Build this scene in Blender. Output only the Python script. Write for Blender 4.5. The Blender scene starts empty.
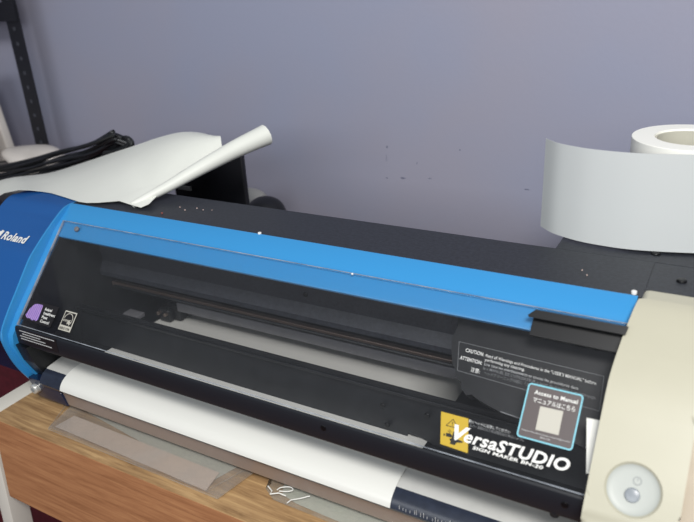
import bpy, bmesh, math, random
from mathutils import Vector, Matrix
random.seed(7)
S = bpy.context.scene
COL = S.collection
# ------------------------------------------------------------------ camera
R = Matrix(((0.87143276, 0.15147632, -0.46654031), (0.48750403, -0.3726787, 0.78958876), (-0.05426564, -0.9155138, -0.39860975)))
CAM = Vector((0.77059253, -0.57676412, 0.27748648)); FPX = 683.134
cd = bpy.data.cameras.new('camera'); cam = bpy.data.objects.new('camera', cd); COL.objects.link(cam)
m = Matrix.Identity(4)
for i in range(3):
    m[i][0] = R[i][0]; m[i][1] = -R[i][1]; m[i][2] = -R[i][2]; m[i][3] = CAM[i]
cam.matrix_world = m
cd.sensor_width = 36; cd.lens = 36 * FPX / 694; cd.clip_start = .01
cd.dof.use_dof = True; cd.dof.focus_distance = .78; cd.dof.aperture_fstop = 6.3
S.camera = cam
def at(px, py, y=None, z=None):            # a pixel of the photo to a place at depth y or height z
    d = R @ Vector((px - 347, py - 261, FPX))
    t = (y - CAM.y) / d.y if y is not None else (z - CAM.z) / d.z
    return CAM + d * t
# ------------------------------------------------------------------ materials
def lin(c):
    return tuple((v / 255 / 12.92 if v / 255 <= .04045 else ((v / 255 + .055) / 1.055) ** 2.4) for v in c) + (1,)
def mat(name, rgb, rough=.5, metal=0, spec=.5, coat=0, noise=0, nscale=60, bump=0, bscale=400, emit=None):
    M = bpy.data.materials.new(name); M.use_nodes = True
    nt = M.node_tree; b = nt.nodes['Principled BSDF']
    b.inputs['Base Color'].default_value = lin(rgb); b.inputs['Roughness'].default_value = rough
    b.inputs['Metallic'].default_value = metal; b.inputs['Specular IOR Level'].default_value = spec
    b.inputs['Coat Weight'].default_value = coat; b.inputs['Coat Roughness'].default_value = .1
    tc = nt.nodes.new('ShaderNodeTexCoord')
    if noise:
        n = nt.nodes.new('ShaderNodeTexNoise'); n.inputs['Scale'].default_value = nscale; n.inputs['Detail'].default_value = 6
        nt.links.new(tc.outputs['Object'], n.inputs['Vector'])
        r = nt.nodes.new('ShaderNodeValToRGB'); c = lin(rgb)
        r.color_ramp.elements[0].position = .3; r.color_ramp.elements[1].position = .7
        r.color_ramp.elements[0].color = tuple(v * (1 - noise) for v in c[:3]) + (1,)
        r.color_ramp.elements[1].color = tuple(min(1, v * (1 + noise)) for v in c[:3]) + (1,)
        nt.links.new(n.outputs['Fac'], r.inputs['Fac']); nt.links.new(r.outputs['Color'], b.inputs['Base Color'])
    if bump:
        n2 = nt.nodes.new('ShaderNodeTexNoise'); n2.inputs['Scale'].default_value = bscale
        nt.links.new(tc.outputs['Object'], n2.inputs['Vector'])
        bp = nt.nodes.new('ShaderNodeBump'); bp.inputs['Strength'].default_value = bump; bp.inputs['Distance'].default_value = .001
        nt.links.new(n2.outputs['Fac'], bp.inputs['Height']); nt.links.new(bp.outputs['Normal'], b.inputs['Normal'])
    return M
def clear_mat(name, tint, rough, haze, hazecol, ior=1.45, bump=0, bscale=60):
    """thin clear plastic: see-through with a mirror reflection and a little dust"""
    M = bpy.data.materials.new(name); M.use_nodes = True; nt = M.node_tree; nt.nodes.clear()
    out = nt.nodes.new('ShaderNodeOutputMaterial'); tr = nt.nodes.new('ShaderNodeBsdfTransparent'); gl = nt.nodes.new('ShaderNodeBsdfGlossy')
    df = nt.nodes.new('ShaderNodeBsdfDiffuse'); fr = nt.nodes.new('ShaderNodeFresnel'); m1 = nt.nodes.new('ShaderNodeMixShader'); m2 = nt.nodes.new('ShaderNodeMixShader')
    tr.inputs['Color'].default_value = tuple(tint) + (1,); gl.inputs['Roughness'].default_value = rough; df.inputs['Color'].default_value = lin(hazecol)
    ge = nt.nodes.new('ShaderNodeNewGeometry'); ix = nt.nodes.new('ShaderNodeMapRange')   # same surface reflection on entering and on leaving the thin sheet
    ix.inputs['To Min'].default_value = ior; ix.inputs['To Max'].default_value = 1 / ior
    nt.links.new(ge.outputs['Backfacing'], ix.inputs['Value']); nt.links.new(ix.outputs['Result'], fr.inputs['IOR'])
    tc = nt.nodes.new('ShaderNodeTexCoord'); n = nt.nodes.new('ShaderNodeTexNoise'); n.inputs['Scale'].default_value = bscale; n.inputs['Detail'].default_value = 8
    nt.links.new(tc.outputs['Object'], n.inputs['Vector'])
    mp = nt.nodes.new('ShaderNodeMapRange'); mp.inputs['From Min'].default_value = .3; mp.inputs['From Max'].default_value = .75
    mp.inputs['To Min'].default_value = haze * .5; mp.inputs['To Max'].default_value = haze * 1.5
    nt.links.new(n.outputs['Fac'], mp.inputs['Value']); nt.links.new(mp.outputs['Result'], m1.inputs['Fac'])
    if bump:
        bp = nt.nodes.new('ShaderNodeBump'); bp.inputs['Strength'].default_value = bump; bp.inputs['Distance'].default_value = .004
        nt.links.new(n.outputs['Fac'], bp.inputs['Height'])
        for q in (gl, fr): nt.links.new(bp.outputs['Normal'], q.inputs['Normal'])
    nt.links.new(tr.outputs[0], m1.inputs[1]); nt.links.new(df.outputs[0], m1.inputs[2])
    nt.links.new(fr.outputs[0], m2.inputs['Fac']); nt.links.new(m1.outputs[0], m2.inputs[1]); nt.links.new(gl.outputs[0], m2.inputs[2])
    nt.links.new(m2.outputs[0], out.inputs['Surface'])
    return M
def wood(name, c1, c2, c3, rough=.5, sc=1.0, seed=0):
    M = mat(name, c1, rough); nt = M.node_tree; b = nt.nodes['Principled BSDF']
    tc = nt.nodes.new('ShaderNodeTexCoord'); mp = nt.nodes.new('ShaderNodeMapping'); mp.inputs['Scale'].default_value = (5 * sc, 70 * sc, 70 * sc); mp.inputs['Location'].default_value = (seed, seed * 3, 0)
    n = nt.nodes.new('ShaderNodeTexNoise'); n.inputs['Scale'].default_value = 2.2; n.inputs['Detail'].default_value = 10; n.inputs['Roughness'].default_value = .7; n.inputs['Distortion'].default_value = .6
    r = nt.nodes.new('ShaderNodeValToRGB'); e = r.color_ramp.elements
    e[0].position = .32; e[0].color = lin(c2); e[1].position = .66; e[1].color = lin(c3); k = e.new(.5); k.color = lin(c1)
    nt.links.new(tc.outputs['Object'], mp.inputs[0]); nt.links.new(mp.outputs[0], n.inputs['Vector']); nt.links.new(n.outputs['Fac'], r.inputs[0]); nt.links.new(r.outputs[0], b.inputs['Base Color'])
    return M
MT = dict(
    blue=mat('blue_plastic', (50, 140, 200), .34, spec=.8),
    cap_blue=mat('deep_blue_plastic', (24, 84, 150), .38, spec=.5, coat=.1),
    cream=mat('cream_plastic', (182, 179, 160), .42, noise=.02, nscale=20),
    capside=mat('shaded_cream_plastic', (180, 168, 150), .5),  # shading of the rounded cap side is put into this darker cream
    recess=mat('recess_white', (176, 180, 175), .45),
    button=mat('grey_button', (140, 146, 152), .25, spec=.6),
    symbol=mat('grey_print', (128, 132, 134), .5),
    black=mat('black_satin_plastic', (16, 18, 21), .42, noise=.25, nscale=300),
    topblack=mat('black_textured_panel', (38, 41, 48), .5, noise=.35, nscale=250, bump=.15),
    handle=mat('handle_black', (14, 15, 18), .4),
    gloss=mat('black_gloss_plastic', (25, 28, 34), .42, spec=.5),
    navy=mat('dark_navy_plastic', (38, 44, 58), .3, noise=.2, nscale=120),
    navyblue=mat('navy_gloss', (20, 34, 62), .25),
    apron=mat('grey_platen_metal', (190, 190, 186), .42, noise=.04),
    greymetal_shade=mat('grey_painted_metal_and_shade', (112, 112, 116), .45, noise=.08),
    steel=mat('steel', (150, 135, 125), .3, metal=.9),
    brownrail=mat('oiled_steel_rail', (120, 104, 96), .35, metal=.6),
    inner=mat('inner_black_plastic', (22, 24, 27), .4, noise=.2, nscale=90),
    pane=clear_mat('clear_cover', (.965, .965, .97), .05, .008, (150, 152, 160)),
    panedge=clear_mat('lit_cover_edge_acrylic', (.6, .62, .66), .2, .45, (190, 196, 205)),  # pale haze paints the highlight along the cover's acrylic edges
    base=mat('wood_reflection_gloss', (138, 122, 112), .26, spec=.8),  # black gloss front, the desk's brown reflection put into its colour
    white=mat('white_print', (228, 228, 224), .5), greyprint=mat('grey_print_small', (190, 192, 192), .5),
    dimprint_glint=mat('dim_grey_print_and_glint', (128, 130, 132), .5),
    yellow=mat('yellow_label', (188, 158, 44), .45), ink=mat('black_ink', (24, 24, 20), .5),
    stickgrey=mat('sticker_grey_brown', (86, 78, 78), .45), cyan=mat('sticker_blue_border', (128, 196, 212), .45),
    qrwhite=mat('sticker_white_patch', (186, 183, 172), .5),
    stickdark=mat('dark_label', (26, 24, 26), .4),
    vinyl=mat('white_vinyl', (220, 220, 214), .35, spec=.5),
    screw=mat('dark_screw', (18, 19, 21), .35, metal=.4), bright=mat('bright_screw', (205, 205, 200), .3, metal=.5),
    wood=wood('wood_top', (168, 134, 94), (128, 98, 66), (196, 162, 116), .45, 1.0),
    woodf=wood('wood_front', (172, 120, 82), (146, 98, 64), (188, 136, 94), .5, .8, 4),
    whitemetal=mat('white_metal', (214, 210, 200), .4),
    tape=mat('white_tape', (244, 244, 236), .5), tapeside=mat('white_tape_side', (206, 206, 200), .5), core=mat('paper_core', (188, 186, 172), .7),
    tail=mat('white_tape_tail', (196, 200, 200), .25, spec=.5),
    paper=mat('backing_paper', (222, 224, 216), .5, noise=.03, nscale=12),
    cable=mat('black_cable_rubber', (24, 26, 28), .28, spec=.6),
    boxm=mat('black_box', (17, 18, 24), .5), tyre=mat('black_roll', (16, 17, 22), .4), greyroll=mat('pale_roll', (165, 165, 162), .5),
    post=mat('black_powder_coated_steel', (22, 23, 30), .5), hole=mat('hole_grey', (62, 64, 72), .6),
    shelfw=mat('grey_shelf_board', (140, 138, 140), .6), bagw=mat('white_plastic_bag', (206, 200, 194), .4), pinkbag=mat('beige_bag', (190, 168, 156), .5),
    film=clear_mat('clear_film', (.93, .92, .90), .1, .16, (205, 203, 198), 1.4, bump=.5, bscale=25),
    crinkle=clear_mat('crinkled_film', (.93, .93, .91), .08, .14, (205, 203, 196), 1.45, bump=1.0, bscale=55),
    sheetpink=mat('pinkish_sheet', (214, 198, 190), .45, noise=.06, nscale=14), sheetgreen=mat('green_grey_sheet', (196, 200, 194), .45, noise=.05, nscale=10),
    debris=mat('pale_crumbs', (190, 170, 160), .6), rededge=mat('red_speck', (150, 80, 70), .6),
    rubber=mat('rubber_foot', (22, 22, 24), .6),
)
# purple hologram-like label
MP = mat('purple_label', (150, 110, 190), .35); nt = MP.node_tree
tc = nt.nodes.new('ShaderNodeTexCoord'); ck = nt.nodes.new('ShaderNodeTexChecker'); ck.inputs['Scale'].default_value = 620
ck.inputs['Color1'].default_value = lin((190, 156, 205)); ck.inputs['Color2'].default_value = lin((96, 78, 165))
nt.links.new(tc.outputs['Object'], ck.inputs['Vector']); nt.links.new(ck.outputs['Color'], nt.nodes['Principled BSDF'].inputs['Base Color']); MT['purple'] = MP
# ------------------------------------------------------------------ builders
def obj(name, bm, material, parent=None, smooth=False):
    me = bpy.data.meshes.new(name); bmesh.ops.recalc_face_normals(bm, faces=bm.faces[:]); bm.to_mesh(me); bm.free()
    for mm in (material if isinstance(material, (list, tuple)) else [material]): me.materials.append(MT[mm] if isinstance(mm, str) else mm)
    if smooth:
        for p in me.polygons: p.use_smooth = True
        try: me.set_sharp_from_angle(angle=math.radians(40))
        except Exception: pass
    o = bpy.data.objects.new(name, me); COL.objects.link(o)
    if parent: o.parent = parent
    return o
def thing(name, label, cat, loc=(0, 0, 0), group=None):
    o = bpy.data.objects.new(name, None); o.empty_display_size = .02; COL.objects.link(o); o.location = loc
    o['label'] = label; o['category'] = cat
    if group: o['group'] = group
    return o
def tag(o, label, cat, group=None):
    o['label'] = label; o['category'] = cat
    if group: o['group'] = group
    return o
def BM(): return bmesh.new()
def box(bm, x0, x1, y0, y1, z0, z1, bev=0, mtx=None):
    r = bmesh.ops.create_cube(bm, size=1)['verts']
    for v in r: v.co = Vector(((x0 + x1) / 2 + v.co.x * (x1 - x0), (y0 + y1) / 2 + v.co.y * (y1 - y0), (z0 + z1) / 2 + v.co.z * (z1 - z0)))
    if mtx: bmesh.ops.transform(bm, matrix=mtx, verts=r)
    if bev:
        es = list({e for v in r for e in v.link_edges})
        bmesh.ops.bevel(bm, geom=es, offset=bev, segments=3, profile=.5, affect='EDGES')
    return bm
def prism(bm, prof, x0, x1, bev=0, n_cap=3):
    """profile of (y, z) points pushed along x"""
    a = [bm.verts.new((x0, y, z)) for y, z in prof]; b = [bm.verts.new((x1, y, z)) for y, z in prof]
    fa = bm.faces.new(a); fb = bm.faces.new(b[::-1]); n = len(prof)
    for i in range(n): bm.faces.new((a[i], b[i], b[(i + 1) % n], a[(i + 1) % n]))
    if bev:
        es = list(set(fa.edges[:] + fb.edges[:]))
        bmesh.ops.bevel(bm, geom=es, offset=bev, segments=n_cap, profile=.5, affect='EDGES')
    return bm
def spline(pts, n=4):
    out = []
    P = [Vector(p) for p in pts]
    for i in range(len(P) - 1):
        p0 = P[max(i - 1, 0)]; p1 = P[i]; p2 = P[i + 1]; p3 = P[min(i + 2, len(P) - 1)]
        for k in range(n):
            t = k / n
            out.append(.5 * ((2 * p1) + (p2 - p0) * t + (2 * p0 - 5 * p1 + 4 * p2 - p3) * t * t + (3 * p1 - p0 - 3 * p2 + p3) * t ** 3))
    out.append(P[-1]); return out
def tube(bm, pts, r, seg=8, closed=False):
    P = [Vector(p) for p in pts]; rings = []
    up = Vector((0, 0, 1)); last = None
    for i, p in enumerate(P):
        d = (P[min(i + 1, len(P) - 1)] - P[max(i - 1, 0)]).normalized()
        if last is None:
            a = d.cross(up); a = a.normalized() if a.length > 1e-4 else Vector((1, 0, 0))
        else: a = (last - d * last.dot(d)).normalized()
        last = a; b = d.cross(a)
        rr = r(i / (len(P) - 1)) if callable(r) else r
        rings.append([bm.verts.new(p + a * rr * math.cos(2 * math.pi * k / seg) + b * rr * math.sin(2 * math.pi * k / seg)) for k in range(seg)])
    for i in range(len(rings) - 1):
        for k in range(seg): bm.faces.new((rings[i][k], rings[i][(k + 1) % seg], rings[i + 1][(k + 1) % seg], rings[i + 1][k]))
    bm.faces.new(rings[0]); bm.faces.new(rings[-1][::-1]); return bm
def disc(bm, M4, r, h, seg=24, bev=0):
    v = bmesh.ops.create_cone(bm, cap_ends=True, segments=seg, radius1=r, radius2=r, depth=h)['verts']
    if bev:
        es = [e for e in {e for q in v for e in q.link_edges} if abs(e.verts[0].co.z - e.verts[1].co.z) < 1e-6 and e.verts[0].co.z > 0]
        rr = bmesh.ops.bevel(bm, geom=es, offset=bev, segments=3, profile=.5, affect='EDGES')
        v = list(set(v) | set(rr['verts'])); v = [q for q in v if q.is_valid]
    bmesh.ops.transform(bm, matrix=M4, verts=v); return bm
def frame(o, xd, yd, nd):
    M4 = Matrix.Identity(4)
    for i in range(3): M4[i][0] = xd[i]; M4[i][1] = yd[i]; M4[i][2] = nd[i]; M4[i][3] = o[i]
    return M4
def loft(bm, rows, thick=0.0004):
    """rows of points to a sheet with real thickness"""
    V = [[bm.verts.new(p) for p in r] for r in rows]; fs = []
    for i in range(len(V) - 1):
        for j in range(len(V[0]) - 1): fs.append(bm.faces.new((V[i][j], V[i][j + 1], V[i + 1][j + 1], V[i + 1][j])))
    bmesh.ops.recalc_face_normals(bm, faces=fs)
    bmesh.ops.solidify(bm, geom=fs, thickness=thick); return bm
def text_obj(name, s, M4, x0, x1, yb, cap, material, parent, shear=0, bold=0.0, h=.0002, squash=True, refh=None):
    """lettering fitted between x0 and x1 with its baseline at yb and capital height cap, in the plane of M4"""
    cu = bpy.data.curves.new('lettering', 'FONT'); cu.body = s; cu.size = 1; cu.shear = shear; cu.offset = bold; cu.space_character = 1 + bold * 2.6; cu.extrude = 0; cu.resolution_u = 3
    t = bpy.data.objects.new('lettering', cu); COL.objects.link(t)
    bpy.context.view_layer.update()
    dg = bpy.context.evaluated_depsgraph_get()
    me = bpy.data.meshes.new_from_object(t.evaluated_get(dg)); bpy.data.objects.remove(t)
    xs = [v.co.x for v in me.vertices]; ys = [v.co.y for v in me.vertices]
    if not xs: return None
    mn, mx = min(xs), max(xs); ht = refh or .71
    for v in me.vertices:
        x = x0 + (v.co.x - mn) / (mx - mn) * (x1 - x0); y = yb + v.co.y / ht * cap
        v.co = M4 @ Vector((x, y, h))
    me.materials.clear(); me.materials.append(MT[material]); me.name = name
    o = bpy.data.objects.new(name, me); COL.objects.link(o)
    if parent: o.parent = parent
    return o
# ------------------------------------------------------------------ printer
DX = Vector((1, 0, 0)); DS = Vector((0, -.7036826, -.71051447)); DN = Vector((0, -.71051447, .7036826)); CP0 = Vector((0, -.026, -.013))
def cover_frame(off): return frame(CP0 + DN * off, DX, -DS, DN)       # local x = along the printer, local y = up the slope (minus s)
pr = thing('desktop_printer', 'blue and black wide desktop printer cutter with clear front cover on the wooden desk', 'printer', (.36, .1, -.245))
PINV = Matrix.Translation((-.36, -.1, .245))
def P(o):                                # keep world-space meshes in place below the offset Empty
    if o.parent is pr: o.matrix_parent_inverse = PINV
    return o
def part(name, bm, material, smooth=False): return P(obj(name, bm, material, pr, smooth))
capprof = [(-.10, -.232), (-.122, -.207)] + [tuple(p[:2]) for p in spline([(-.122, -.207, 0), (-.136, -.175, 0), (-.1435, -.138, 0), (-.139, -.123, 0), (-.125, -.104, 0), (-.106, -.082, 0), (-.083, -.055, 0), (-.071, -.0435, 0), (-.043, -.0225, 0), (-.014, -.004, 0), (0, 0, 0)], 4)][1:]
capback = [(.026, .0005), (.03, -.004), (.03, -.232)]
upper = [p for p in capprof if p[1] > -.139]
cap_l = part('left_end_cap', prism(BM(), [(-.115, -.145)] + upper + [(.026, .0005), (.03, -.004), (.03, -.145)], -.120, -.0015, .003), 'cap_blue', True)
part('cap_underside', prism(BM(), [(-.131, -.1455), (-.118, -.158), (-.098, -.196), (-.092, -.232), (.03, -.232), (.03, -.1455)], -.118, -.0015, .001), 'navyblue', True)
part('cap_trim', prism(BM(), [(y - .0006 if y < 0 else y, z) for y, z in capprof] + capback, -.0016, .0012, .0008), 'blue', True)
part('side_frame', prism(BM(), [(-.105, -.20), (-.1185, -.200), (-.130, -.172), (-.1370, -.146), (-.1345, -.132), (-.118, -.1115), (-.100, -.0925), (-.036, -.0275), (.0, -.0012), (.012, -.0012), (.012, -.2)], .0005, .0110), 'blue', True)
# brand mark on the left cap
LM = frame(Vector((0, -.0, .0)) + Vector((0, -.071, -.0435)), DX, Vector((0, .80, .60)).normalized(), Vector((0, -.60, .80)).normalized())
# right cap: its outline bulges a little more than the left one
rp = [(-.108, -.232), (-.128, -.207)] + [tuple(p[:2]) for p in spline([(-.128, -.207, 0), (-.142, -.175, 0), (-.149, -.138, 0), (-.144, -.121, 0), (-.129, -.100, 0), (-.109, -.077, 0), (-.084, -.050, 0), (-.060, -.030, 0), (-.030, -.010, 0), (-.014, -.001, 0), (-.004, .002, 0)], 4)][1:]
cap_r = part('right_end_cap', prism(BM(), rp + [(.013, .002), (.0155, -.002), (.0155, -.232)], .7118, .7785, .0055), 'cream', True)
for v in cap_r.data.vertices:
    if v.co.x < .73: v.co.x += .0095 * max(0, min(1, (v.co.y + .075) / .075)) ** 1.3
for xa, xb, n_ in ((-.118, -.0005, .031), (.7226, .84, .016)):
    part('side_body', prism(BM(), [(n_, -.0005), (.0825, -.0005), (.086, -.002), (.10, -.012), (.20, -.06), (.24, -.10), (.24, -.232), (n_, -.232)], xa, xb if xa < 0 else .7775), 'topblack')
# black body
bodyp = [(0, 0), (.082, 0), (.086, -.002), (.10, -.012), (.20, -.06), (.24, -.10), (.24, -.232), (.11, -.232), (.11, -.122), (.045, -.118), (.045, -.1115), (.016, -.110), (.0125, -.1085), (.0125, -.102), (.02, -.0885), (.02, -.040), (.004, -.022)]
part('rear_body', prism(BM(), bodyp, .0, .7225), ['topblack'])
part('rear_media_guide', prism(BM(), [(.0835, -.0005), (.244, -.0005), (.25, -.006), (.25, -.14), (.10, -.14), (.0835, -.03)], .628, .84, .002), 'topblack', True)
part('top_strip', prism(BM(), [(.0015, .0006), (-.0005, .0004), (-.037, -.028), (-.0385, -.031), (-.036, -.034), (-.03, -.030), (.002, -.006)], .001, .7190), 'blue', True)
part('front_base', prism(BM(), [(-.128, -.200), (-.124, -.199), (-.118, -.232), (-.105, -.232), (-.06, -.232), (-.06, -.205), (-.118, -.203)], .062, .7125, .0006), 'base', True)
part('base_corner', prism(BM(), [(-.127, -.199), (-.127, -.203), (-.119, -.234), (-.06, -.234), (-.06, -.2)], .006, .064, .001), 'navyblue', True)
part('base_plate', box(BM(), .0, .7125, -.062, .239, -.236, -.21), 'black')
for fx, fy in ((.02, -.085), (.74, -.085), (.02, .21), (.74, .21)):
    bm = BM(); disc(bm, Matrix.Translation((fx, fy, -.2385)), .012, .013, 20); part('foot', bm, 'rubber', True)
# cap screw at the lower left
bm = BM(); q = at(36, 388, y=-.126); disc(bm, frame(q, DX, Vector((0, 0, 1)), Vector((0, -1, 0))), .0068, .010, 24, .002); s_ = part('corner_knob', bm, 'bright', True)
bm = BM(); disc(bm, frame(q + Vector((0, -.0052, 0)), DX, Vector((0, 0, 1)), Vector((0, -1, 0))), .003, .001, 16); obj('knob_socket', bm, 'symbol', s_, True)
part('inner_side_wall', prism(BM(), [(-.100, -.094), (-.036, -.031), (.012, -.006), (.03, -.01), (.1, -.12), (.1, -.2), (-.08, -.2), (-.126, -.16), (-.127, -.13)], .0137, .0155), 'inner')
# interior: lip highlight rail, shaded media bar, platen, front plate
bm = BM(); box(bm, .014, .712, .0285, .036, -.1325, -.1262, .001); part('carriage_rail', bm, 'brownrail', True)
bm = BM(); box(bm, .014, .712, .05, .056, -.150, -.136, 0); part('rail_back', bm, 'inner')
bm = BM(); box(bm, .112, .712, .052, .058, -.1665, -.1525, .001); part('shaded_media_bar', bm, 'greymetal_shade', True)  # grey bar stands in for the media lying in the rail's shade
for i in range(7):
    x = .13 + i * .088
    bm = BM(); disc(bm, frame(Vector((x, .040, -.170)), Vector((0, 1, 0)), Vector((0, 0, 1)), DX), .0075, .014, 20)
    if i in (): part('pinch_roller', bm, 'inner', True)
    else: bm.free()
bm = BM(); box(bm, .014, .712, -.085, .109, -.196, -.1885); part('platen', bm, 'inner')
# left-hand pinch roller and little brackets by the media edge
bm = BM(); box(bm, .078, .100, .046, .07, -.186, -.165, .004); box(bm, .088, .112, .055, .075, -.186, -.160, .004); part('pinch_roller_arm', bm, 'inner', True)
for x in (.083, .096):
    bm = BM(); disc(bm, frame(Vector((x, .043, -.1705)), DX, Vector((0, 0, 1)), Vector((0, -1, 0))), .0028, .006, 14, .0008); part('roller_pin', bm, 'steel', True)
bm = BM(); box(bm, .006, .044, .036, .052, -.1885, -.182, .001); part('grit_roller', bm, 'greymetal_shade', True)
bm = BM(); tube(bm, [(.03, .02, -.126), (.7, .02, -.126)], .0016, 8); part('guide_shaft', bm, 'inner', True)
# inner front plate with its notch
PA = Vector((0, -.03, -.135)); PD = Vector((0, -.0115, -.0490)).normalized(); PN = Vector((0, PD.z, -PD.y))
outl = [(.014, 0), (.712, 0), (.712, .0530), (.546, .0530), (.540, .0512), (.532, .0490), (.520, .0490), (.518, .0480), (.5165, .0480), (.5160, .0524), (.30, .0520), (.10, .0512), (.014, .0505)]
bm = BM(); va = [bm.verts.new(PA + DX * x + PD * s) for x, s in outl]; vb = [bm.verts.new(PA + DX * x + PD * s + PN * -.0015) for x, s in outl]
bm.faces.new(va); bm.faces.new(vb[::-1])
for i in range(len(va)): bm.faces.new((va[i], vb[i], vb[(i + 1) % len(va)], va[(i + 1) % len(va)]))
part('inner_front_plate', bm, 'inner')
bm = BM(); box(bm, .014, .712, -.040, -.0365, -.139, -.1355, .0006); part('plate_rib', bm, 'inner', True)
# apron
ap = [(-.0855, -.1885), (-.0855, -.1822), (-.092, -.1812), (-.1125, -.1836), (-.117, -.1852), (-.060, -.196)]
ap2 = [(-.1125, -.1838), (-.1175, -.1853), (-.1235, -.1885), (-.1285, -.194), (-.1305, -.1995), (-.1285, -.2035), (-.10, -.205), (-.10, -.1855)]
part('apron_top', prism(BM(), ap, .034, .7122), 'apron', True)
part('apron_front', prism(BM(), ap2, .034, .7122), 'navy', True)
bm = BM()
for i in range(26):
    x = .548 + i * .0036 + random.uniform(-.001, .001); l = random.choice((.5, .8, 1.3, 1.0))
    box(bm, x, x + .0004, -.1300 + 0, -.1292, -.1985, -.1985 + .006 * l)
part('scale_marks', bm, 'greyprint')
# dark recess block at the left of the apron
part('inner_side_block', prism(BM(), [(-.1345, -.1450), (-.1290, -.1700), (-.1170, -.1970), (-.113, -.203), (-.06, -.203), (-.06, -.145)], .0108, .0325), 'black')
# carriage seen behind the cover
carr = [(.560, .010), (.735, .010), (.735, .110), (.700, .107), (.66, .0985), (.647, .0972), (.624, .0955), (.610, .0920), (.600, .0890), (.5945, .0865), (.590, .0885), (.5835, .0835), (.5815, .0770), (.575, .0745), (.5740, .0680), (.5690, .0620), (.5645, .0500), (.5620, .0380), (.5645, .0250)]
def slab(poly, off0, off1, x1clip=.712):
    b = BM(); pts = [(min(x, x1clip), s) for x, s in poly]
    a = [b.verts.new(CP0 + DX * x + DS * s + DN * off0) for x, s in pts]; c = [b.verts.new(CP0 + DX * x + DS * s + DN * off1) for x, s in pts]
    b.faces.new(a); b.faces.new(c[::-1])
    for i in range(len(a)): b.faces.new((a[i], c[i], c[(i + 1) % len(a)], a[(i + 1) % len(a)]))
    return b
carriage = part('carriage_housing', slab(carr, -.028, -.048), 'black')
obj_line = []
bm = slab([(.624, .0948), (.648, .0966), (.665, .0978), (.665, .0986), (.648, .0974), (.624, .0956)], -.0275, -.0283); obj('carriage_edge_glint', bm, 'dimprint_glint', carriage)  # grey line paints the highlight along the housing's lower edge
# clear cover
part('cover_window', slab([(.0145, .0008), (.7200, .0008), (.7130, .0600), (.7105, .1462), (.0145, .1462)], 0, -.0018, 9), 'pane')
bm = slab([(.0145, 0), (.7200, 0), (.7200, .0007), (.0145, .0007)], .0001, -.002, 9)
b2 = slab([(.0130, 0), (.0146, 0), (.0186, .146), (.0170, .146)], .0002, -.002)
me_t = bpy.data.meshes.new('t'); b2.to_mesh(me_t); b2.free(); bm.from_mesh(me_t)
b2 = slab([(.0170, .1455), (.7105, .1455), (.7105, .1465), (.0170, .1465)], .0003, -.002); b2.to_mesh(me_t); b2.free(); bm.from_mesh(me_t)
part('cover_edge', bm, 'panedge')
bandp = [(-.1298, -.1178), (-.1318, -.1192), (-.1325, -.1225), (-.1325, -.1405), (-.1318, -.1425), (-.1290, -.1425), (-.1285, -.120)]
band = part('cover_band', prism(BM(), bandp, .0165, .7112), 'gloss', True)
BF = frame(Vector((0, -.1327, -.13)), DX, Vector((0, 0, 1)), Vector((0, -1, 0)))
for x, z in ((.471, -.127), (.697, -.129)):
    bm = BM(); disc(bm, frame(Vector((x, -.1326, z)), DX, Vector((0, 0, 1)), Vector((0, -1, 0))), .0032, .0008, 20, .0003); sc_ = obj('cover_screw', bm, 'screw', band, True)
bm = BM(); disc(bm, frame(Vector((.689, -.129, -.1435)), DX, Vector((0, 1, 0)), Vector((0, 0, 1))), .004, .004, 16); obj('cover_bumper', bm, 'rubber', band, True)
# handle
hd = slab([(.6395, .0050), (.7180, .0050), (.7160, .0275), (.6395, .0275)], .0004, .0022, 9)
part('handle_plate', hd, 'handle')
b = BM(); hp = [(-.0, .0), (.0022, .0), (.0022, .0020), (.012, .0062), (.0125, .0085), (.002, .004)]
fl = slab([(.6415, .0060), (.7180, .0060), (.7170, .0135), (.6370, .0135), (.6360, .0120)], .0105, .0085, 9)
part('cover_handle', fl, 'handle', True)
part('handle_web', slab([(.6410, .0055), (.7180, .0055), (.7175, .0095), (.6410, .0095)], .0022, .0088, 9), 'handle')
# small screws and crumbs
def screw(name, loc, r, h, material, nrm=(0, 0, 1), parent=pr):
    n_ = Vector(nrm).normalized(); x_ = DX; y_ = n_.cross(x_); b = BM(); disc(b, frame(Vector(loc), x_, y_, n_), r, h, 18, r * .3); o = obj(name, b, material, parent, True); P(o); return o
screw('top_screw', (.749, .048, .0006), .0045, .0022, 'screw'); screw('top_screw', (.7205, .104, .0006), .0045, .0022, 'screw')
screw('strip_rivet', (.315, .0022, .0012), .0021, .0022, 'white'); screw('strip_rivet', (.7150, .0050, .0018), .0024, .003, 'white')
c_ = CP0 + DX * .0445 + DS * .0085; screw('cover_stud', c_ + DN * .0005, .0034, .0025, 'greymetal_shade', DN)
c_ = CP0 + DX * .4513 + DS * .0012; screw('cover_stud', c_ + DN * .0006, .0011, .0012, 'white', DN)
for px, py in ((308, 284), (305, 295)):
    q = at(px, py, y=.019); screw('inner_screw', (q.x, .0193, q.z), .0035, .001, 'screw', (0, -1, 0))
for px, py in ((385, 403), (391, 420), (429, 413)):
    q = at(px, py, y=-.0345); screw('plate_boss', (q.x, -.0352 - (-.135 - q.z) * .23, q.z), .0032, .0016, 'screw', (0, -1, 0))
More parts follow.
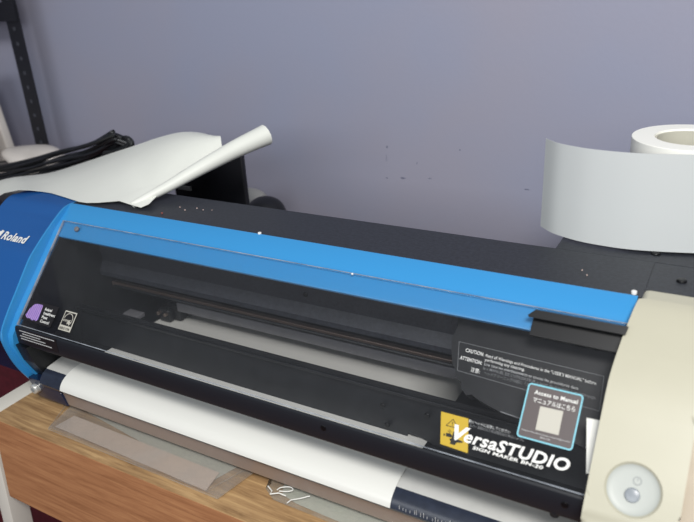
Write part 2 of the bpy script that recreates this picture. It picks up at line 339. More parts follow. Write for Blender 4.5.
# labels on the cover
F1 = cover_frame(0.0)
def quad_slab(name, poly, off, material, parent=None, th=.00015):
    o = obj(name, slab(poly, off + th, off, 9), material, parent or pr)
    return P(o)
def rrect(x0, x1, s0, s1, r, n=5):
    out = []
    for cx, cy, a0 in ((x1 - r, s0 + r, -90), (x1 - r, s1 - r, 0), (x0 + r, s1 - r, 90), (x0 + r, s0 + r, 180)):
        for k in range(n + 1):
            a = math.radians(a0 + 90 * k / n); out.append((cx + r * math.cos(a), cy + r * math.sin(a)))
    return out
def ring(name, x0, x1, s0, s1, r, w, off, material, parent, n=5, frame_fn=None):
    o_ = rrect(x0, x1, s0, s1, r, n); i_ = rrect(x0 + w, x1 - w, s0 + w, s1 - w, max(r - w, .0002), n)
    b = BM(); f = lambda p, h: CP0 + DX * p[0] + DS * p[1] + DN * (off + h)
    A = [b.verts.new(f(p, .0001)) for p in o_]; B_ = [b.verts.new(f(p, .0001)) for p in i_]; A2 = [b.verts.new(f(p, 0)) for p in o_]; B2 = [b.verts.new(f(p, 0)) for p in i_]
    n_ = len(o_)
    for i in range(n_):
        j = (i + 1) % n_
        b.faces.new((A[i], A[j], B_[j], B_[i])); b.faces.new((A2[i], A2[j], A[j], A[i])); b.faces.new((B2[i], B2[j], B_[j], B_[i]))
    return P(obj(name, b, material, parent))
# yellow warning label
yl = quad_slab('warning_label', [(.5800, .1122), (.6055, .1120), (.6125, .1405), (.5870, .1395)], .0003, 'yellow')
def flat(name, polys, off, material, parent):
    b = BM()
    for pl in polys:
        a = [b.verts.new(CP0 + DX * x + DS * s + DN * (off + .0001)) for x, s in pl]; c = [b.verts.new(CP0 + DX * x + DS * s + DN * off) for x, s in pl]
        b.faces.new(a); b.faces.new(c[::-1])
        for i in range(len(a)): b.faces.new((a[i], c[i], c[(i + 1) % len(a)], a[(i + 1) % len(a)]))
    return P(obj(name, b, material, parent))
def stroke(p, q, w=.0005):
    d = Vector((q[0] - p[0], q[1] - p[1])).normalized(); n_ = Vector((-d.y, d.x)) * w / 2
    return [(p[0] + n_.x, p[1] + n_.y), (q[0] + n_.x, q[1] + n_.y), (q[0] - n_.x, q[1] - n_.y), (p[0] - n_.x, p[1] - n_.y)]
ta, tb, tc_ = (.5925, .1160), (.5878, .1228), (.5985, .1226)
flat('warning_triangle', [stroke(ta, tb, .0006), stroke(tb, tc_, .0006), stroke(tc_, ta, .0006), stroke((.5928, .1184), (.5930, .1205), .0008), stroke((.5931, .1212), (.5932, .1218), .0008)], .0005, 'ink', yl)
flat('hand_symbol', [[(.5895, .1290), (.5935, .1285), (.5955, .1300), (.5950, .1318), (.5900, .1318)], [(.5955, .1262), (.5975, .1262), (.5985, .1320), (.5955, .1330)], [(.5935, .1330), (.5985, .1315), (.6060, .1322), (.6055, .1335), (.6010, .1345), (.5995, .1372), (.5950, .1372), (.5955, .1350)],
    stroke((.5905, .1268), (.5928, .1282), .0005), stroke((.5915, .1255), (.5940, .1274), .0005), stroke((.5885, .1300), (.5880, .1318), .0012)], .0005, 'ink', yl)
# product lettering
def ctext(name, s, x0, x1, sb, cap, material, parent=pr, off=.0006, shear=0, bold=0.0, rot=0, refh=None):
    # rot: rise of s per unit x
    M4 = frame(CP0 + DN * off + DS * (sb - rot * x0), (DX + DS * rot), -DS, DN)
    o = text_obj(name, s, M4, x0, x1, 0, cap, material, parent, shear, bold, refh=refh)
    return P(o)
ctext('product_lettering', 'V', .5950, .6100, .1320, .0120, 'white', shear=.22, bold=.045, off=.0009, rot=-.0)
ctext('product_lettering', 'ersa', .6062, .6350, .1319, .0104, 'white', shear=.22, bold=.022, off=.0009)
ctext('product_lettering', 'STUDIO', .6352, .6953, .1322, .0098, 'white', shear=.2, bold=.03, off=.0009)
ctext('model_lettering', 'SIGN MAKER BN-20', .6155, .6755, .1360, .0027, 'white', shear=.15, bold=.03, off=.0009)
ctext('safety_lettering', '動くヘッドに注意してください', .6065, .6430, .1150, .0022, 'greyprint', bold=.005, off=.0006)
ctext('safety_lettering', 'カバーを開けるときは指をはさまないように', .6080, .6560, .1182, .0020, 'dimprint_glint', off=.0006)
# manual sticker
st = quad_slab('manual_sticker', rrect(.6485, .6945, .0685, .1155, .003), .0004, 'stickgrey')
ring('sticker_border', .6485, .6945, .0685, .1155, .003, .0012, .00065, 'cyan', st)
quad_slab('white_patch', [(.6622, .0862), (.6812, .0856), (.6816, .1058), (.6627, .1062)], .0006, 'qrwhite', st)
ctext('sticker_lettering', 'Access to Manual', .6550, .6908, .0770, .0034, 'white', st, off=.00065, bold=.02)
ctext('sticker_lettering', 'マニュアルはこちら', .6553, .6900, .0838, .0036, 'white', st, off=.00065, bold=.01)
ctext('sticker_lettering', 'https://webmanual.rolanddg.com/', .6520, .6915, .1094, .0013, 'greyprint', st, off=.00065)
ctext('sticker_lettering', 'BN-20', .6680, .6760, .1120, .0013, 'greyprint', st, off=.00065)
# white panel seen behind the right end of the cover
quad_slab('white_side_label', [(.7000, .0862), (.7122, .0855), (.7122, .1280), (.7085, .1295)], .0003, 'vinyl')
# caution print on the carriage housing
CO = -.0276
cb = flat('caution_border', [stroke((.5700, .0402), (.7035, .0430), .0004), stroke((.7035, .0430), (.7055, .0735), .0004), stroke((.7055, .0735), (.5758, .0678), .0004), stroke((.5758, .0678), (.5700, .0402), .0004)], CO, 'dimprint_glint', pr)
rt = .030
for nm, s, x0, x1, sb, cap, mt_, bo in (
    ('caution_lettering', 'CAUTION:', .5785, .5965, .0484, .0034, 'white', .03),
    ('caution_lettering', 'Read all Warnings and Procedures in the "USER\'S MANUAL" before', .5985, .6985, .0490, .0029, 'white', .008),
    ('caution_lettering', 'performing any cleaning.', .5990, .6365, .0530, .0029, 'white', .008),
    ('caution_lettering', 'ATTENTION:', .5750, .5968, .0566, .0034, 'white', .03),
    ('caution_lettering', 'Lire tous les avertissements et toutes les procédures dans', .5992, .6850, .0572, .0027, 'greyprint', .005),
    ('caution_lettering', 'le « MANUEL DE L\'UTILISATEUR » avant de procéder à un nettoyage.', .5992, .7010, .0612, .0027, 'dimprint_glint', .005),
    ('caution_lettering', '注意:', .5880, .5970, .0655, .0034, 'white', .01),
    ('caution_lettering', 'ヘッドクリーニングの前に「ユーザーズマニュアル」', .6010, .6720, .0655, .0026, 'dimprint_glint', 0)):
    ctext(nm, s, x0, x1, sb, cap, mt_, pr, CO + .0001, 0, bo, rt)
# left hand labels
ls = flat('control_label', [[(.0225, .1115), (.0755, .1118), (.0755, .1385), (.0210, .1382)]], .0003, 'stickdark', pr)
flat('purple_emblem', [[(.0325, .1160), (.0380, .1145), (.0475, .1145), (.0500, .1335), (.0470, .1360), (.0440, .1345), (.0400, .1365), (.0360, .1345), (.0300, .1350), (.0250, .1320), (.0275, .1230)]], .0005, MT['purple'], ls)
for s_t, x0, x1, sb in (('Roland', .0540, .0665, .1200), ('Intelligent', .0545, .0755, .1252), ('Pass', .0545, .0645, .1302), ('Control', .0545, .0705, .1355)):
    ctext('label_lettering', s_t, x0, x1, sb, .0036, 'white', ls, off=.00045, bold=.02)
es = flat('energy_label', [[(.0885, .1130), (.1090, .1130), (.1100, .1375), (.0890, .1375)]], .0003, 'qrwhite', pr)
flat('energy_field', [[(.0900, .1145), (.1077, .1145), (.1083, .1310), (.0903, .1310)]], .0005, 'stickdark', es)
arc = [(.0990 + .0072 * math.cos(math.radians(a)), .1235 + .0078 * math.sin(math.radians(a))) for a in range(-170, 61, 15)]
flat('energy_arc', [stroke(arc[i], arc[i + 1], .0009) for i in range(len(arc) - 1)], .0007, 'qrwhite', es)
star = []
for k in range(10):
    r_ = .0040 if k % 2 == 0 else .0017; a = math.radians(-90 + 36 * k + 12); star.append((.1022 + r_ * math.cos(a), .1265 + r_ * math.sin(a)))
flat('energy_star_shape', [star], .0007, 'qrwhite', es)
ctext('energy_lettering', 'energy', .0912, .1040, .1262, .0042, 'qrwhite', es, off=.0007, shear=.4, bold=.005)
ctext('energy_lettering', 'ENERGY STAR', .0905, .1080, .1362, .0030, 'stickdark', es, off=.0006, bold=.01)
# dark label with small lines on the band
bl = BM(); box(bl, .0215, .094, -.1329, -.1326, -.1375, -.1185); bl = P(obj('notice_label', bl, 'stickdark', pr))
b = BM()
for r_, (x0, x1) in enumerate(((.026, .0905), (.030, .064), (.0245, .072), (.025, .083))):
    x = x0; z = -.1215 - r_ * .0038
    while x < x1:
        w = random.uniform(.0015, .004); box(b, x, min(x + w, x1), -.13305, -.1329, z - .0007, z + .0006); x += w + .0006
P(obj('notice_lines', b, 'greyprint', bl))
# brand lettering on the left cap
nrm = Vector((0, -.60, .80)).normalized()
g = Vector((0, -.0430, -.0225)); upv = Vector((0, .028, .021)).normalized(); nrm = Vector((0, -upv.z, upv.y))
BMx = frame(g + nrm * .0012, DX, upv, nrm)
o = text_obj('brand_lettering', 'Roland', BMx, -.0725, -.0215, -.0262, .0120, 'white', cap_l, shear=.25, bold=.03)
b = BM()
lg = [(-.0880, -.0262), (-.0770, -.0262), (-.0745, -.0142), (-.0790, -.0135), (-.0800, -.0160), (-.0850, -.0155), (-.0870, -.0200)]
va = [b.verts.new(BMx @ Vector((x, y, .0004))) for x, y in lg]; vb = [b.verts.new(BMx @ Vector((x, y, 0))) for x, y in lg]
b.faces.new(va); b.faces.new(vb[::-1])
for i in range(len(va)): b.faces.new((va[i], vb[i], vb[(i + 1) % len(va)], va[(i + 1) % len(va)]))
obj('brand_symbol', b, 'white', cap_l)
part('cap_side', prism(BM(), [(y + .009, z - .009) for y, z in rp] + [(.0155, -.01), (.0155, -.232)], .7775, .86, .004), 'capside', True)
# power recess on the right cap: a shallow dish cut into the sloping face
fa, fb = Vector((0, -.1090, -.0770)), Vector((0, -.1440, -.1210))
fd = (fa - fb).normalized(); fn = Vector((0, -fd.z, fd.y))
d_ = R @ Vector((633 - 347, 490 - 261, FPX)); t_ = ((fa - CAM).dot(fn)) / d_.dot(fn); pc = CAM + d_ * t_
def boolean_cut(o, cutter):
    md = o.modifiers.new('b', 'BOOLEAN'); md.operation = 'DIFFERENCE'; md.object = cutter; md.solver = 'EXACT'
    bpy.context.view_layer.update(); dg = bpy.context.evaluated_depsgraph_get()
    me = bpy.data.meshes.new_from_object(o.evaluated_get(dg)); o.modifiers.clear(); o.data = me
    bpy.data.objects.remove(cutter)
b = BM(); disc(b, frame(pc + fn * .009, DX, fd, fn), .0206, .024, 64)
boolean_cut(cap_r, obj('cutter', b, 'cream'))
for p_ in cap_r.data.polygons: p_.use_smooth = len(p_.vertices) < 5 and p_.area < .0006
b = BM()                                                        # dish liner with a soft rolled edge
rings = []
for r_, h in ((.0, -.0040), (.008, -.0040), (.014, -.0038), (.0172, -.0033), (.0190, -.0024), (.0199, -.0012), (.0204, -.0004), (.0209, -.0002), (.0213, -.0009), (.0214, -.0016)):
    if r_ == 0: rings.append([b.verts.new(pc + fn * (h + .0012))]); continue
    rings.append([b.verts.new(pc + fn * (h + .0012) + DX * r_ * math.cos(2 * math.pi * k / 64) + fd * r_ * math.sin(2 * math.pi * k / 64)) for k in range(64)])
for k in range(64): b.faces.new((rings[0][0], rings[1][(k + 1) % 64], rings[1][k]))
for i in range(1, len(rings) - 1):
    for k in range(64):
        f = b.faces.new((rings[i][k], rings[i][(k + 1) % 64], rings[i + 1][(k + 1) % 64], rings[i + 1][k]))
        if i >= 4: f.material_index = 1
for f in b.faces: f.smooth = True
bmesh.ops.recalc_face_normals(b, faces=b.faces[:]); me = bpy.data.meshes.new('power_recess'); b.to_mesh(me); b.free(); me.materials.append(MT['recess']); me.materials.append(MT['cream'])
prc = bpy.data.objects.new('power_recess', me); COL.objects.link(prc); prc.parent = cap_r
b = BM(); disc(b, frame(pc + fd * -.0040 + fn * -.0024, DX, fd, fn), .0056, .0030, 32, .0012); obj('power_button', b, 'button', cap_r, True)['label'] = 'round grey power button'
b = BM(); pf = pc + fd * .0072 + DX * .0018 - fn * .0024
def pring(r0, r1, a0, a1, n=24):
    for i in range(n):
        a, c = a0 + (a1 - a0) * i / n, a0 + (a1 - a0) * (i + 1) / n
        q = [pf + DX * r * math.cos(t) + fd * r * math.sin(t) for r, t in ((r0, a), (r1, a), (r1, c), (r0, c))]; b.faces.new([b.verts.new(v) for v in q])
pring(.0026, .0031, 0, 2 * math.pi)
b.faces.new([b.verts.new(pf + DX * x + fd * y) for x, y in ((-.00022, .0002), (.00022, .0002), (.00022, .0019), (-.00022, .0019))])
obj('power_symbol', b, 'symbol', cap_r)
# crumbs lying on the printer top
for i, (px, py) in enumerate(((185, 210), (162, 213), (180, 207), (197, 208), (203, 210), (212, 210), (587, 275), (582, 270))):
    q = at(px, py, z=.0012); b = BM(); bmesh.ops.create_icosphere(b, subdivisions=1, radius=.0012 if i < 2 else .0007, matrix=Matrix.Translation(q))
    for v in b.verts: v.co += Vector([random.uniform(-.0004, .0004) for _ in range(3)])
    tag(obj('crumb', b, 'debris' if i != 1 else 'rededge'), ('pale crumb on the black printer top near the paper fold', 'reddish crumb on the black printer top beside the blue strip', 'tiny pale speck just behind the biggest crumb', 'tiny speck to the right of the biggest crumb', 'second tiny speck right of the biggest crumb', 'rightmost tiny speck of the row by the biggest crumb', 'tiny speck on the black top in front of the tape tail', 'tiny speck on black top, nearer the wall of the pair by the tape tail')[i], 'crumb', 'crumbs on the printer top')
# ------------------------------------------------------------------ vinyl sheet loaded in the printer
prof = [(.10, -.1875), (.04, -.1870), (-.03, -.1862), (-.07, -.1835), (-.088, -.1810), (-.095, -.1803), (-.104, -.1808), (-.112, -.1825), (-.1185, -.1850), (-.1245, -.1885), (-.1292, -.1935), (-.1315, -.1990)]
pr2 = [tuple(p[:2]) for p in spline([(y, z, 0) for y, z in prof], 3)]
rows = []
for y, z in pr2: rows.append([Vector((x, y, z)) for x in (.0735, .20, .35, .48, .5385)])
bm = BM(); loft(bm, rows, .0005); tag(obj('vinyl_sheet', bm, 'vinyl', None, True), 'white vinyl sheet fed through the printer and curling over its front edge', 'vinyl sheet')
# ------------------------------------------------------------------ desk
ZT = -.245
dk = thing('desk', 'wood grain desk with white metal side frame under the printer', 'desk', (.4, .1, -.995))
DINV = Matrix.Translation((-.4, -.1, .995))
def dpart(n, bm, m_, sm=False):
    o = obj(n, bm, m_, dk, sm); o.matrix_parent_inverse = DINV; return o
bm = BM(); box(bm, -.0275, 1.3, -.1712, .415, ZT - .020, ZT, .0003); dpart('tabletop', bm, 'wood', True)
bm = BM(); box(bm, -.0275, 1.3, -.1722, -.1713, ZT - .020, ZT - .0003); dpart('edge_band', bm, 'woodf')
bm = BM(); box(bm, -.0285, 1.28, -.1705, -.155, ZT - .141, ZT - .0202, .0005)
for v in bm.verts:
    if v.co.x < 0: v.co.x += (v.co.z - (ZT - .02)) * .14
dpart('front_panel', bm, 'woodf')
bm = BM(); box(bm, -.0585, -.0280, -.172, .415, ZT - .030, ZT - .0005, .001); dpart('side_frame', bm, 'whitemetal', True)
def leg(x0, y0, side):
    b = BM(); box(b, x0, x0 + .0250, y0, y0 + .03, -.994, ZT - .0305, .001)
    for v in b.verts: v.co.x += side * (v.co.z - ZT) * .12
    dpart('leg', b, 'whitemetal', True)
leg(-.0590, -.1715, 1); leg(-.0590, .38, 1); leg(1.26, -.1, -1); leg(1.26, .38, -1)
# ------------------------------------------------------------------ clear bags and sheets on the desk in front of the printer
def panel(name, pts, z0, th, material, label, cat, group=None, wav=0, nx=22, ny=8, lift=None):
    A, B_, C_, D_ = [Vector((*p, 0)) for p in pts]        # front-left, front-right, back-right, back-left
    rows = []
    for j in range(ny + 1):
        v = j / ny; row = []
        for i in range(nx + 1):
            u = i / nx; p = (A * (1 - u) + B_ * u) * (1 - v) + (D_ * (1 - u) + C_ * u) * v
            z = z0 + (wav * (math.sin(u * 17 + v * 5) * .5 + math.sin(u * 41 - v * 9) * .3 + .8) if wav else 0)
            if lift: z += lift(u, v)
            row.append(Vector((p.x, p.y, z)))
        rows.append(row)
    b = BM(); loft(b, rows, th)
    return tag(obj(name, b, material, None, True), label, cat, group)
panel('flat_sheet', [(.084, -.108), (.320, -.140), (.345, -.070), (.075, -.045)], ZT + .0012, .0006, 'sheetgreen', 'green-grey plastic sheet inside the clear bag on the desk, the rear one', 'sheet')
panel('flat_sheet', [(.074, -.1500), (.326, -.1560), (.321, -.127), (.078, -.1235)], ZT + .0026, .0006, 'sheetpink', 'pinkish grey plastic sheet inside the clear bag on the desk, the front one', 'sheet', lift=lambda u, v: .0008)
bag = thing('clear_bag', 'flat clear plastic bag with grey sheets lying along the desk edge', 'bag', (.2, -.12, ZT))
o = panel('bag_film', [(.070, -.1575), (.3455, -.1600), (.362, -.080), (.045, -.060)], ZT + .0046, .0003, 'film', '', '', wav=.0008)
for k in ('label', 'category'): del o[k]
o.parent = bag; o.matrix_parent_inverse = Matrix.Translation((-.2, .12, -ZT))
b = BM(); tube(b, [(.3455, -.1600, ZT + .0040), (.362, -.080, ZT + .0040)], .0009, 6); tube(b, [(.070, -.1575, ZT + .0036), (.2, -.1588, ZT + .0036), (.3455, -.1600, ZT + .0036)], .0008, 6); tube(b, [(.070, -.1575, ZT + .0036), (.048, -.112, ZT + .0036), (.045, -.060, ZT + .0036)], .0007, 6)
tube(b, [(.327, -.157, ZT + .0045), (.338, -.130, ZT + .0045), (.352, -.088, ZT + .0045)], .0007, 6)
o = obj('bag_seam', b, 'film', bag); o.matrix_parent_inverse = Matrix.Translation((-.2, .12, -ZT))
bg2 = thing('wrapped_packet', 'crinkled clear wrap around a pale packet beneath the media edge', 'packet', (.46, -.11, ZT))
I2 = Matrix.Translation((-.46, .11, -ZT))
b = BM(); rows = []
outf = [(.396, -.098), (.398, -.112), (.404, -.122), (.425, -.127), (.47, -.129), (.53, -.131), (.60, -.133)]
for (x, y) in outf: rows.append([Vector((x, y + (.0 - y) * v * 1.0, ZT + .0012 + .003 * math.sin(min(v * 2.2, 1) * 1.5))) for v in [k / 8 * .45 for k in range(9)]])
loft(b, rows, .0006); o = obj('packet', b, 'sheetgreen', bg2, True); o.matrix_parent_inverse = I2
b = BM(); random.seed(3); rows = []
outf = [(.382, -.085), (.380, -.104), (.383, -.122), (.398, -.133), (.425, -.1345), (.47, -.1345), (.53, -.136), (.60, -.138)]
for (x, y) in outf:
    rows.append([Vector((x + random.uniform(-.002, .002), y + (.0 - y) * v + random.uniform(-.001, .001), ZT + .0015 + .0045 * math.sin(min(v * 2.6, 1) * 1.5) + (random.uniform(0, .0022) if v > 0 else 0))) for v in [k / 10 * .5 for k in range(11)]])
loft(b, rows, .0002)
o = obj('wrap_film', b, 'crinkle', bg2, True); o.matrix_parent_inverse = I2
b = BM()
tube(b, [at(*p, z=ZT + .0088) for p in ((268, 486), (272, 491), (270, 494), (279, 493), (286, 496))], .0007, 6)
tube(b, spline([at(*p, z=ZT + .0088) for p in ((277, 490), (281, 487.5), (290, 487), (293, 490), (287, 491.5), (279, 491))], 4), .0006, 6)
tube(b, [at(*p, z=ZT + .0088) for p in ((287, 503), (291, 500), (300, 498.5), (310, 496))], .0006, 6)
o = obj('wrap_crease', b, 'white', bg2, True); o.matrix_parent_inverse = I2
# ------------------------------------------------------------------ tape roll with its loose tail
tr_ = thing('tape_roll', 'white wide tape roll standing on the black printer top', 'tape roll', (.734, .175, 0))
I3 = Matrix.Translation((-.734, -.175, 0))
b = BM(); H = .1005; n_ = 72; rr = [(.0350, 0.0012), (.0563, .0012), (.0566, .002), (.0566, H - .0005), (.0561, H), (.0352, H), (.0350, H - .0006)]
vv = [[b.verts.new((.7345 + r * math.cos(2 * math.pi * k / n_), .1755 + r * math.sin(2 * math.pi * k / n_), z)) for k in range(n_)] for r, z in rr]
for i in range(len(vv)):
    for k in range(n_):
        f = b.faces.new((vv[i][k], vv[i][(k + 1) % n_], vv[(i + 1) % len(vv)][(k + 1) % n_], vv[(i + 1) % len(vv)][k]))
o = obj('tape_winding', b, 'tape', tr_, True); o.matrix_parent_inverse = I3
b = BM(); rr = [(.0325, .0012), (.0349, .0012), (.0349, H - .002), (.0325, H - .002)]
vv = [[b.verts.new((.7345 + r * math.cos(2 * math.pi * k / n_), .1755 + r * math.sin(2 * math.pi * k / n_), z)) for k in range(n_)] for r, z in rr]
for i in range(4):
    for k in range(n_): b.faces.new((vv[i][k], vv[i][(k + 1) % n_], vv[(i + 1) % 4][(k + 1) % n_], vv[(i + 1) % 4][k]))
o = obj('tape_core', b, 'core', tr_, True); o.matrix_parent_inverse = I3
tl = spline([(.6000, .1330, 0), (.6150, .1185, 0), (.631, .1100, 0), (.650, .1035, 0), (.672, .1005, 0), (.690, .1000, 0), (.705, .1015, 0), (.727, .1060, 0), (.753, .1130, 0), (.775, .122, 0), (.789, .140, 0), (.7935, .160, 0), (.7920, .180, 0)], 4)
rows = [[p + Vector((0, 0, .0022 + .0975 * v)) for v in (0, .25, .5, .75, 1)] for p in tl]
b = BM(); loft(b, rows, .0005); o = obj('tape_tail', b, 'tail', tr_, True); o.matrix_parent_inverse = I3
# ------------------------------------------------------------------ backing paper lying over the left end of the printer
low = [at(-40, 222, y=.02), Vector((-.130, -.006, .003)), Vector((-.081, .020, .0025)), Vector((-.02, .012, .0025)), Vector((.026, .006, .0025)), Vector((.072, .028, .004)), at(141, 199, y=.045), at(160, 186, y=.07), at(180, 172, y=.10), at(202, 159, y=.13), at(222, 147, y=.16)]
upp = [at(-40, 190, y=.15), at(5, 182, y=.15), at(28, 177, y=.155), at(55, 171.5, y=.16), at(85, 162, y=.165), at(112, 153, y=.17), at(138, 144.5, y=.175), at(160, 137, y=.18), at(183, 132, y=.185), at(205, 133.5, y=.185), at(221, 141, y=.182)]
L_ = spline(low, 3); U_ = spline(upp, 3); rows = []
for a, c in zip(L_, U_):
    rows.append([a.lerp(c, v) + Vector((0, 0, .0115 * math.sin(math.pi * v))) for v in [k / 7 for k in range(8)]])
b = BM(); loft(b, rows, .0004)
b2 = BM(); cl = spline([at(132, 205, y=.020), at(165, 188, y=.06), at(200, 168, y=.105), at(235, 149, y=.155), at(266, 134.5, y=.20)], 5)     # the rolled fold
rad = [.004, .0155]
nn = len(cl); rows = []
for i, p in enumerate(cl):
    t = i / (nn - 1); r_ = .0045 + .0105 * t; d = (cl[min(i + 1, nn - 1)] - cl[max(i - 1, 0)]).normalized(); a = d.cross(Vector((0, 0, 1))).normalized(); u = a.cross(d)
    rows.append([p + (a * math.cos(q) * 1.1 + u * math.sin(q)) * r_ * (1 - .10 * q / 6.5) for q in [math.radians(-150 + 27 * k) for k in range(17)]])
loft(b2, rows, .0004); b2.to_mesh(me_t); b2.free(); b.from_mesh(me_t)
b2 = BM(); rows = [[at(118, 200.5, y=.020), at(140, 188, y=.05)], [at(132, 205, y=.016), at(152, 186, y=.055)], [at(141, 207.5, y=.017), at(160, 187, y=.06)], [at(149, 204, y=.025), at(163, 188.5, y=.062)], [at(157, 196, y=.045), at(167, 187, y=.07)]]
loft(b2, rows, .0004); b2.to_mesh(me_t); b2.free(); b.from_mesh(me_t)
tag(obj('backing_paper', b, 'paper', None, True), 'large pale backing paper with a rolled fold lying across the left printer end', 'paper')
# ------------------------------------------------------------------ black cable coil behind the paper
random.seed(11); b = BM()
path = [((-30, 181), .20), ((0, 176.5), .20), ((30, 172), .20), ((60, 165), .195), ((90, 156), .195), ((112, 146), .195)]
for k in range(12):
    off = (k - 5.5) * 2.15; j = lambda a=2.2: random.uniform(-a, a)
    up_ = [at(p[0], p[1] + off * (1.0 if p[0] > -10 else .9) + j(), y=yy + k * .002 + random.uniform(-.006, .006)) for p, yy in path]
    ex = 124 + j(3) - abs(k - 5.5) * .8; cy_ = 141 + off * .35
    loop = [at(ex, cy_ - 3, y=.198 + k * .001), at(ex + 6, cy_ + 2 + j(), y=.203), at(ex + 1, cy_ + 7 + j(), y=.2), at(105, 153 + off * .4, y=.195)]
    if k < 5: loop = [at(ex - 4, 134 + k * 2, y=.2), at(ex + 6, 138 + k * 2, y=.205), at(ex + 9, 145 + k, y=.205), at(ex - 1, 150, y=.2), at(104, 154, y=.197)]
    tube(b, spline(up_ + loop, 4), .0036, 8)
tag(obj('cable_coil', b, 'cable', None, True), 'bundle of glossy black cable coiled behind the pale paper at left', 'cable')
# ------------------------------------------------------------------ things standing behind the printer
def boxth(name, x0, x1, y0, y1, z0, z1, m_, label, cat, bev=.002):
    b = BM(); box(b, x0, x1, y0, y1, z0, z1, bev); return tag(obj(name, b, m_, None, True), label, cat)
cr = at(247, 180, y=.262)
bx = boxth('black_box', -.06, .0935, .258, .268, ZT, .010, 'boxm', 'tall black box standing behind the printer under the rolled paper', 'box')
b = BM(); box(b, -.050, -.020, .2550, .2578, -.062, -.055, .0004); o = obj('pale_tab', b, 'greyroll', bx)
def canister(name, c, r, top, m_, label):
    b = BM(); n_ = 40; pf_ = [(0, ZT), (r * .96, ZT), (r, ZT + .004)] + [(r * math.cos(a), top - r * .85 + r * .85 * math.sin(a)) for a in [math.radians(k * 10) for k in range(9)]] + [(0, top)]
    rg = [[b.verts.new((c[0] + q * math.cos(2 * math.pi * k / n_), c[1] + q * math.sin(2 * math.pi * k / n_), z)) for k in range(n_)] if q else [b.verts.new((c[0], c[1], z))] for q, z in pf_]
    for i in range(len(rg) - 1):
        for k in range(n_):
            k2 = (k + 1) % n_
            if len(rg[i]) == 1: b.faces.new((rg[i][0], rg[i + 1][k2], rg[i + 1][k]))
            elif len(rg[i + 1]) == 1: b.faces.new((rg[i][k], rg[i][k2], rg[i + 1][0]))
            else: b.faces.new((rg[i][k], rg[i][k2], rg[i + 1][k2], rg[i + 1][k]))
    return tag(obj(name, b, m_, None, True), label, 'canister')
q = at(264, 197, y=.33); canister('round_canister', (q.x, .33), .036, q.z, 'tyre', 'black round-topped canister behind the printer beside the tall black box')
q = at(248, 189, y=.375); canister('round_canister', (q.x, .375), .038, q.z, 'greyroll', 'pale grey round-topped canister partly hidden behind the black one')
# ------------------------------------------------------------------ shelf unit at the left
sh = thing('shelf_unit', 'black perforated steel shelf unit standing in the left corner', 'shelf', (-.6, .33, -.995))
I4 = Matrix.Translation((.6, -.33, .995))
def shp(n, b, m_, sm=False, par=None):
    o = obj(n, b, m_, par or sh, sm)
    if par is None: o.matrix_parent_inverse = I4
    return o
pa, pb = at(28, 0, y=.36), at(41.5, 148, y=.36)
px_ = (pa.x + pb.x) / 2
b = BM(); box(b, -.5470, -.5060, .358, .3605, -.995, .40); post = shp('post', b, 'post')
for k in range(17):
    z = -.10 + k * .0290; b = BM(); box(b, -.5300, -.5235, .3572, .3585, z, z + .0070); shp('post_hole', b, 'hole', par=post)
b = BM(); box(b, -1.2, -.509, .352, .3578, .208, .244); shp('shelf_beam', b, 'post')
b = BM(); box(b, -1.2, -.548, .12, .357, .252, .268); shp('shelf_board', b, 'shelfw')
b = BM(); box(b, -1.2, -.30, .12, .357, -.105, -.085); shp('shelf_board', b, 'shelfw')
b = BM(); box(b, -.345, -.30, .12, .1225, -.995, -.105); shp('post', b, 'post')
def blob(name, c, s, m_, label, cat, seed, amp=.25, sub=4):
    b = BM(); bmesh.ops.create_icosphere(b, subdivisions=sub, radius=1); rnd = random.Random(seed); ph = [(Vector([rnd.uniform(-4, 4) for _ in range(3)]), rnd.uniform(0, 6)) for _ in range(7)]
    for v in b.verts:
        q = v.co.copy(); f = 1 + amp * sum(math.sin(a.dot(q) + p) for a, p in ph) / 4; v.co = Vector((c[0] + q.x * s[0] * f, c[1] + q.y * s[1] * f, c[2] + q.z * s[2] * f))
        v.co.z = max(v.co.z, -.0845)
    return tag(obj(name, b, m_, None, True), label, cat)
blob('plastic_bag', (-.49, .29, -.072), (.085, .05, .034), 'bagw', 'crumpled white plastic bag low on the shelf behind the black cable', 'bag', 5, .5)
blob('plastic_bag', (-.625, .25, -.03), (.050, .05, .05), 'pinkbag', 'beige bag at the far left edge behind the black cable', 'bag', 9)
# white wrapped panel leaning at the far left
b = BM(); M5 = Matrix.Translation((-.64, .335, -.083)) @ Matrix.Rotation(math.radians(-9), 4, 'Y'); box(b, -.09, .045, -.01, .01, .0, .19, .004, M5)
tag(obj('wrapped_board', b, 'bagw', None, True), 'pale board leaning upright on the shelf at far left', 'board')
# ------------------------------------------------------------------ dark red bin on the floor behind the desk legs
MT['redcloth'] = mat('dark_red_fabric', (84, 16, 30), .8, noise=.25, nscale=90, bump=.3, bscale=300)
bn = thing('fabric_bin', 'dark red fabric bin under the desk, just left of its white side frame', 'bin', (-.3, .25, -.995))
I6 = Matrix.Translation((.3, -.25, .995))
b = BM(); box(b, -.95, .30, .16, .345, -.994, -.36, .01); o = obj('bin_body', b, 'redcloth', bn, True); o.matrix_parent_inverse = I6
b = BM(); box(b, -.96, .31, .155, .35, -.36, -.33, .008); o = obj('bin_lid', b, 'redcloth', bn, True); o.matrix_parent_inverse = I6
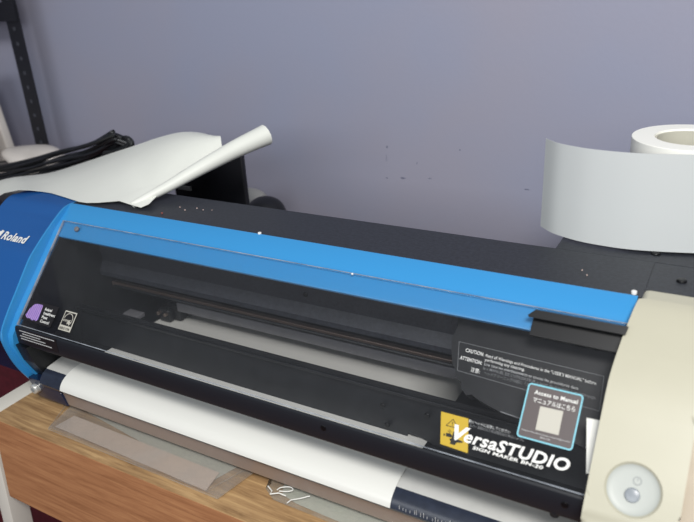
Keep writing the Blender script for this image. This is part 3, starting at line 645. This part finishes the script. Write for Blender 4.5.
# ------------------------------------------------------------------ the room
WM = mat('wall_paint', (148, 150, 168), .55, spec=.3); nt = WM.node_tree; bs = nt.nodes['Principled BSDF']
tc = nt.nodes.new('ShaderNodeTexCoord'); n1 = nt.nodes.new('ShaderNodeTexNoise'); n1.inputs['Scale'].default_value = 3.2; n1.inputs['Detail'].default_value = 3
r1 = nt.nodes.new('ShaderNodeValToRGB'); r1.color_ramp.elements[0].position = .35; r1.color_ramp.elements[0].color = lin((150, 149, 165)); r1.color_ramp.elements[1].position = .65; r1.color_ramp.elements[1].color = lin((145, 149, 170))
nt.links.new(tc.outputs['Object'], n1.inputs['Vector']); nt.links.new(n1.outputs['Fac'], r1.inputs[0]); nt.links.new(r1.outputs[0], bs.inputs['Base Color'])
n2 = nt.nodes.new('ShaderNodeTexNoise'); n2.inputs['Scale'].default_value = 160; bp = nt.nodes.new('ShaderNodeBump'); bp.inputs['Strength'].default_value = .08; bp.inputs['Distance'].default_value = .002
nt.links.new(tc.outputs['Object'], n2.inputs['Vector']); nt.links.new(n2.outputs['Fac'], bp.inputs['Height']); nt.links.new(bp.outputs['Normal'], bs.inputs['Normal'])
def struct(n, b, m_):
    o = obj(n, b, m_); o['kind'] = 'structure'; return o
b = BM(); box(b, -2.4, 2.4, .42, .50, -.995, 1.6); struct('wall_back', b, WM)
MT['carpet'] = mat('dark_red_carpet', (86, 14, 26), .9, noise=.3, nscale=120, bump=.5)
b = BM(); box(b, -2.4, 2.4, -2.6, .50, -1.05, -.995); struct('floor', b, 'carpet')
b = BM(); box(b, -2.48, -2.4, -2.6, .50, -1.05, 1.6); struct('wall_left', b, WM)
# scuff marks on the wall
for i, (px, py, w, h) in enumerate(((403, 178, .010, .0022), (430, 178.5, .006, .0014), (527, 189.5, .009, .0016), (387, 178, .005, .0014), (386.5, 158, .0012, .012), (387, 147, .003, .004), (460, 150, .003, .002), (417, 163, .0015, .004))):
    q = at(px, py, y=.42); b = BM(); random.seed(i)
    nseg = 12; A = [b.verts.new((q.x + w * .5 * math.cos(2 * math.pi * k / nseg) * random.uniform(.6, 1.1), .4198, q.z + h * .5 * math.sin(2 * math.pi * k / nseg) * random.uniform(.6, 1.3))) for k in range(nseg)]
    b.faces.new(A); o = obj('scuff_mark', b, mat('scuff', (84, 88, 110), .6)); o['kind'] = 'structure'; o.name = 'trim_%d' % (i + 1)
# ------------------------------------------------------------------ light
W = bpy.data.worlds.new('room_light'); S.world = W; W.use_nodes = True
nt = W.node_tree; bg = nt.nodes['Background']; bg.inputs[0].default_value = (.86, .92, 1.0, 1); bg.inputs[1].default_value = .28
def area(n, loc, tgt, sx, sy, power, col=(1, .98, .95)):
    L = bpy.data.lights.new(n, 'AREA'); L.shape = 'RECTANGLE'; L.size = sx; L.size_y = sy; L.energy = power; L.color = col
    o = bpy.data.objects.new(n, L); COL.objects.link(o); o.location = loc; o.rotation_euler = (Vector(tgt) - Vector(loc)).to_track_quat('-Z', 'Y').to_euler(); return o
area('ceiling_lamp', (1.22, -1.10, 1.24), (.6, 0, -.1), .7, .35, 34)
area('added_front_fill', (.3, -2.5, .85), (.3, .4, -.15), 2.2, .8, 24, (.95, .98, 1))  # added fill lamp, unseen behind the camera, brightening wall and front faces
S.view_settings.view_transform = 'Standard'; S.view_settings.look = 'None'; S.view_settings.exposure = 0.0; S.view_settings.gamma = 1; S.view_settings.use_curve_mapping = False
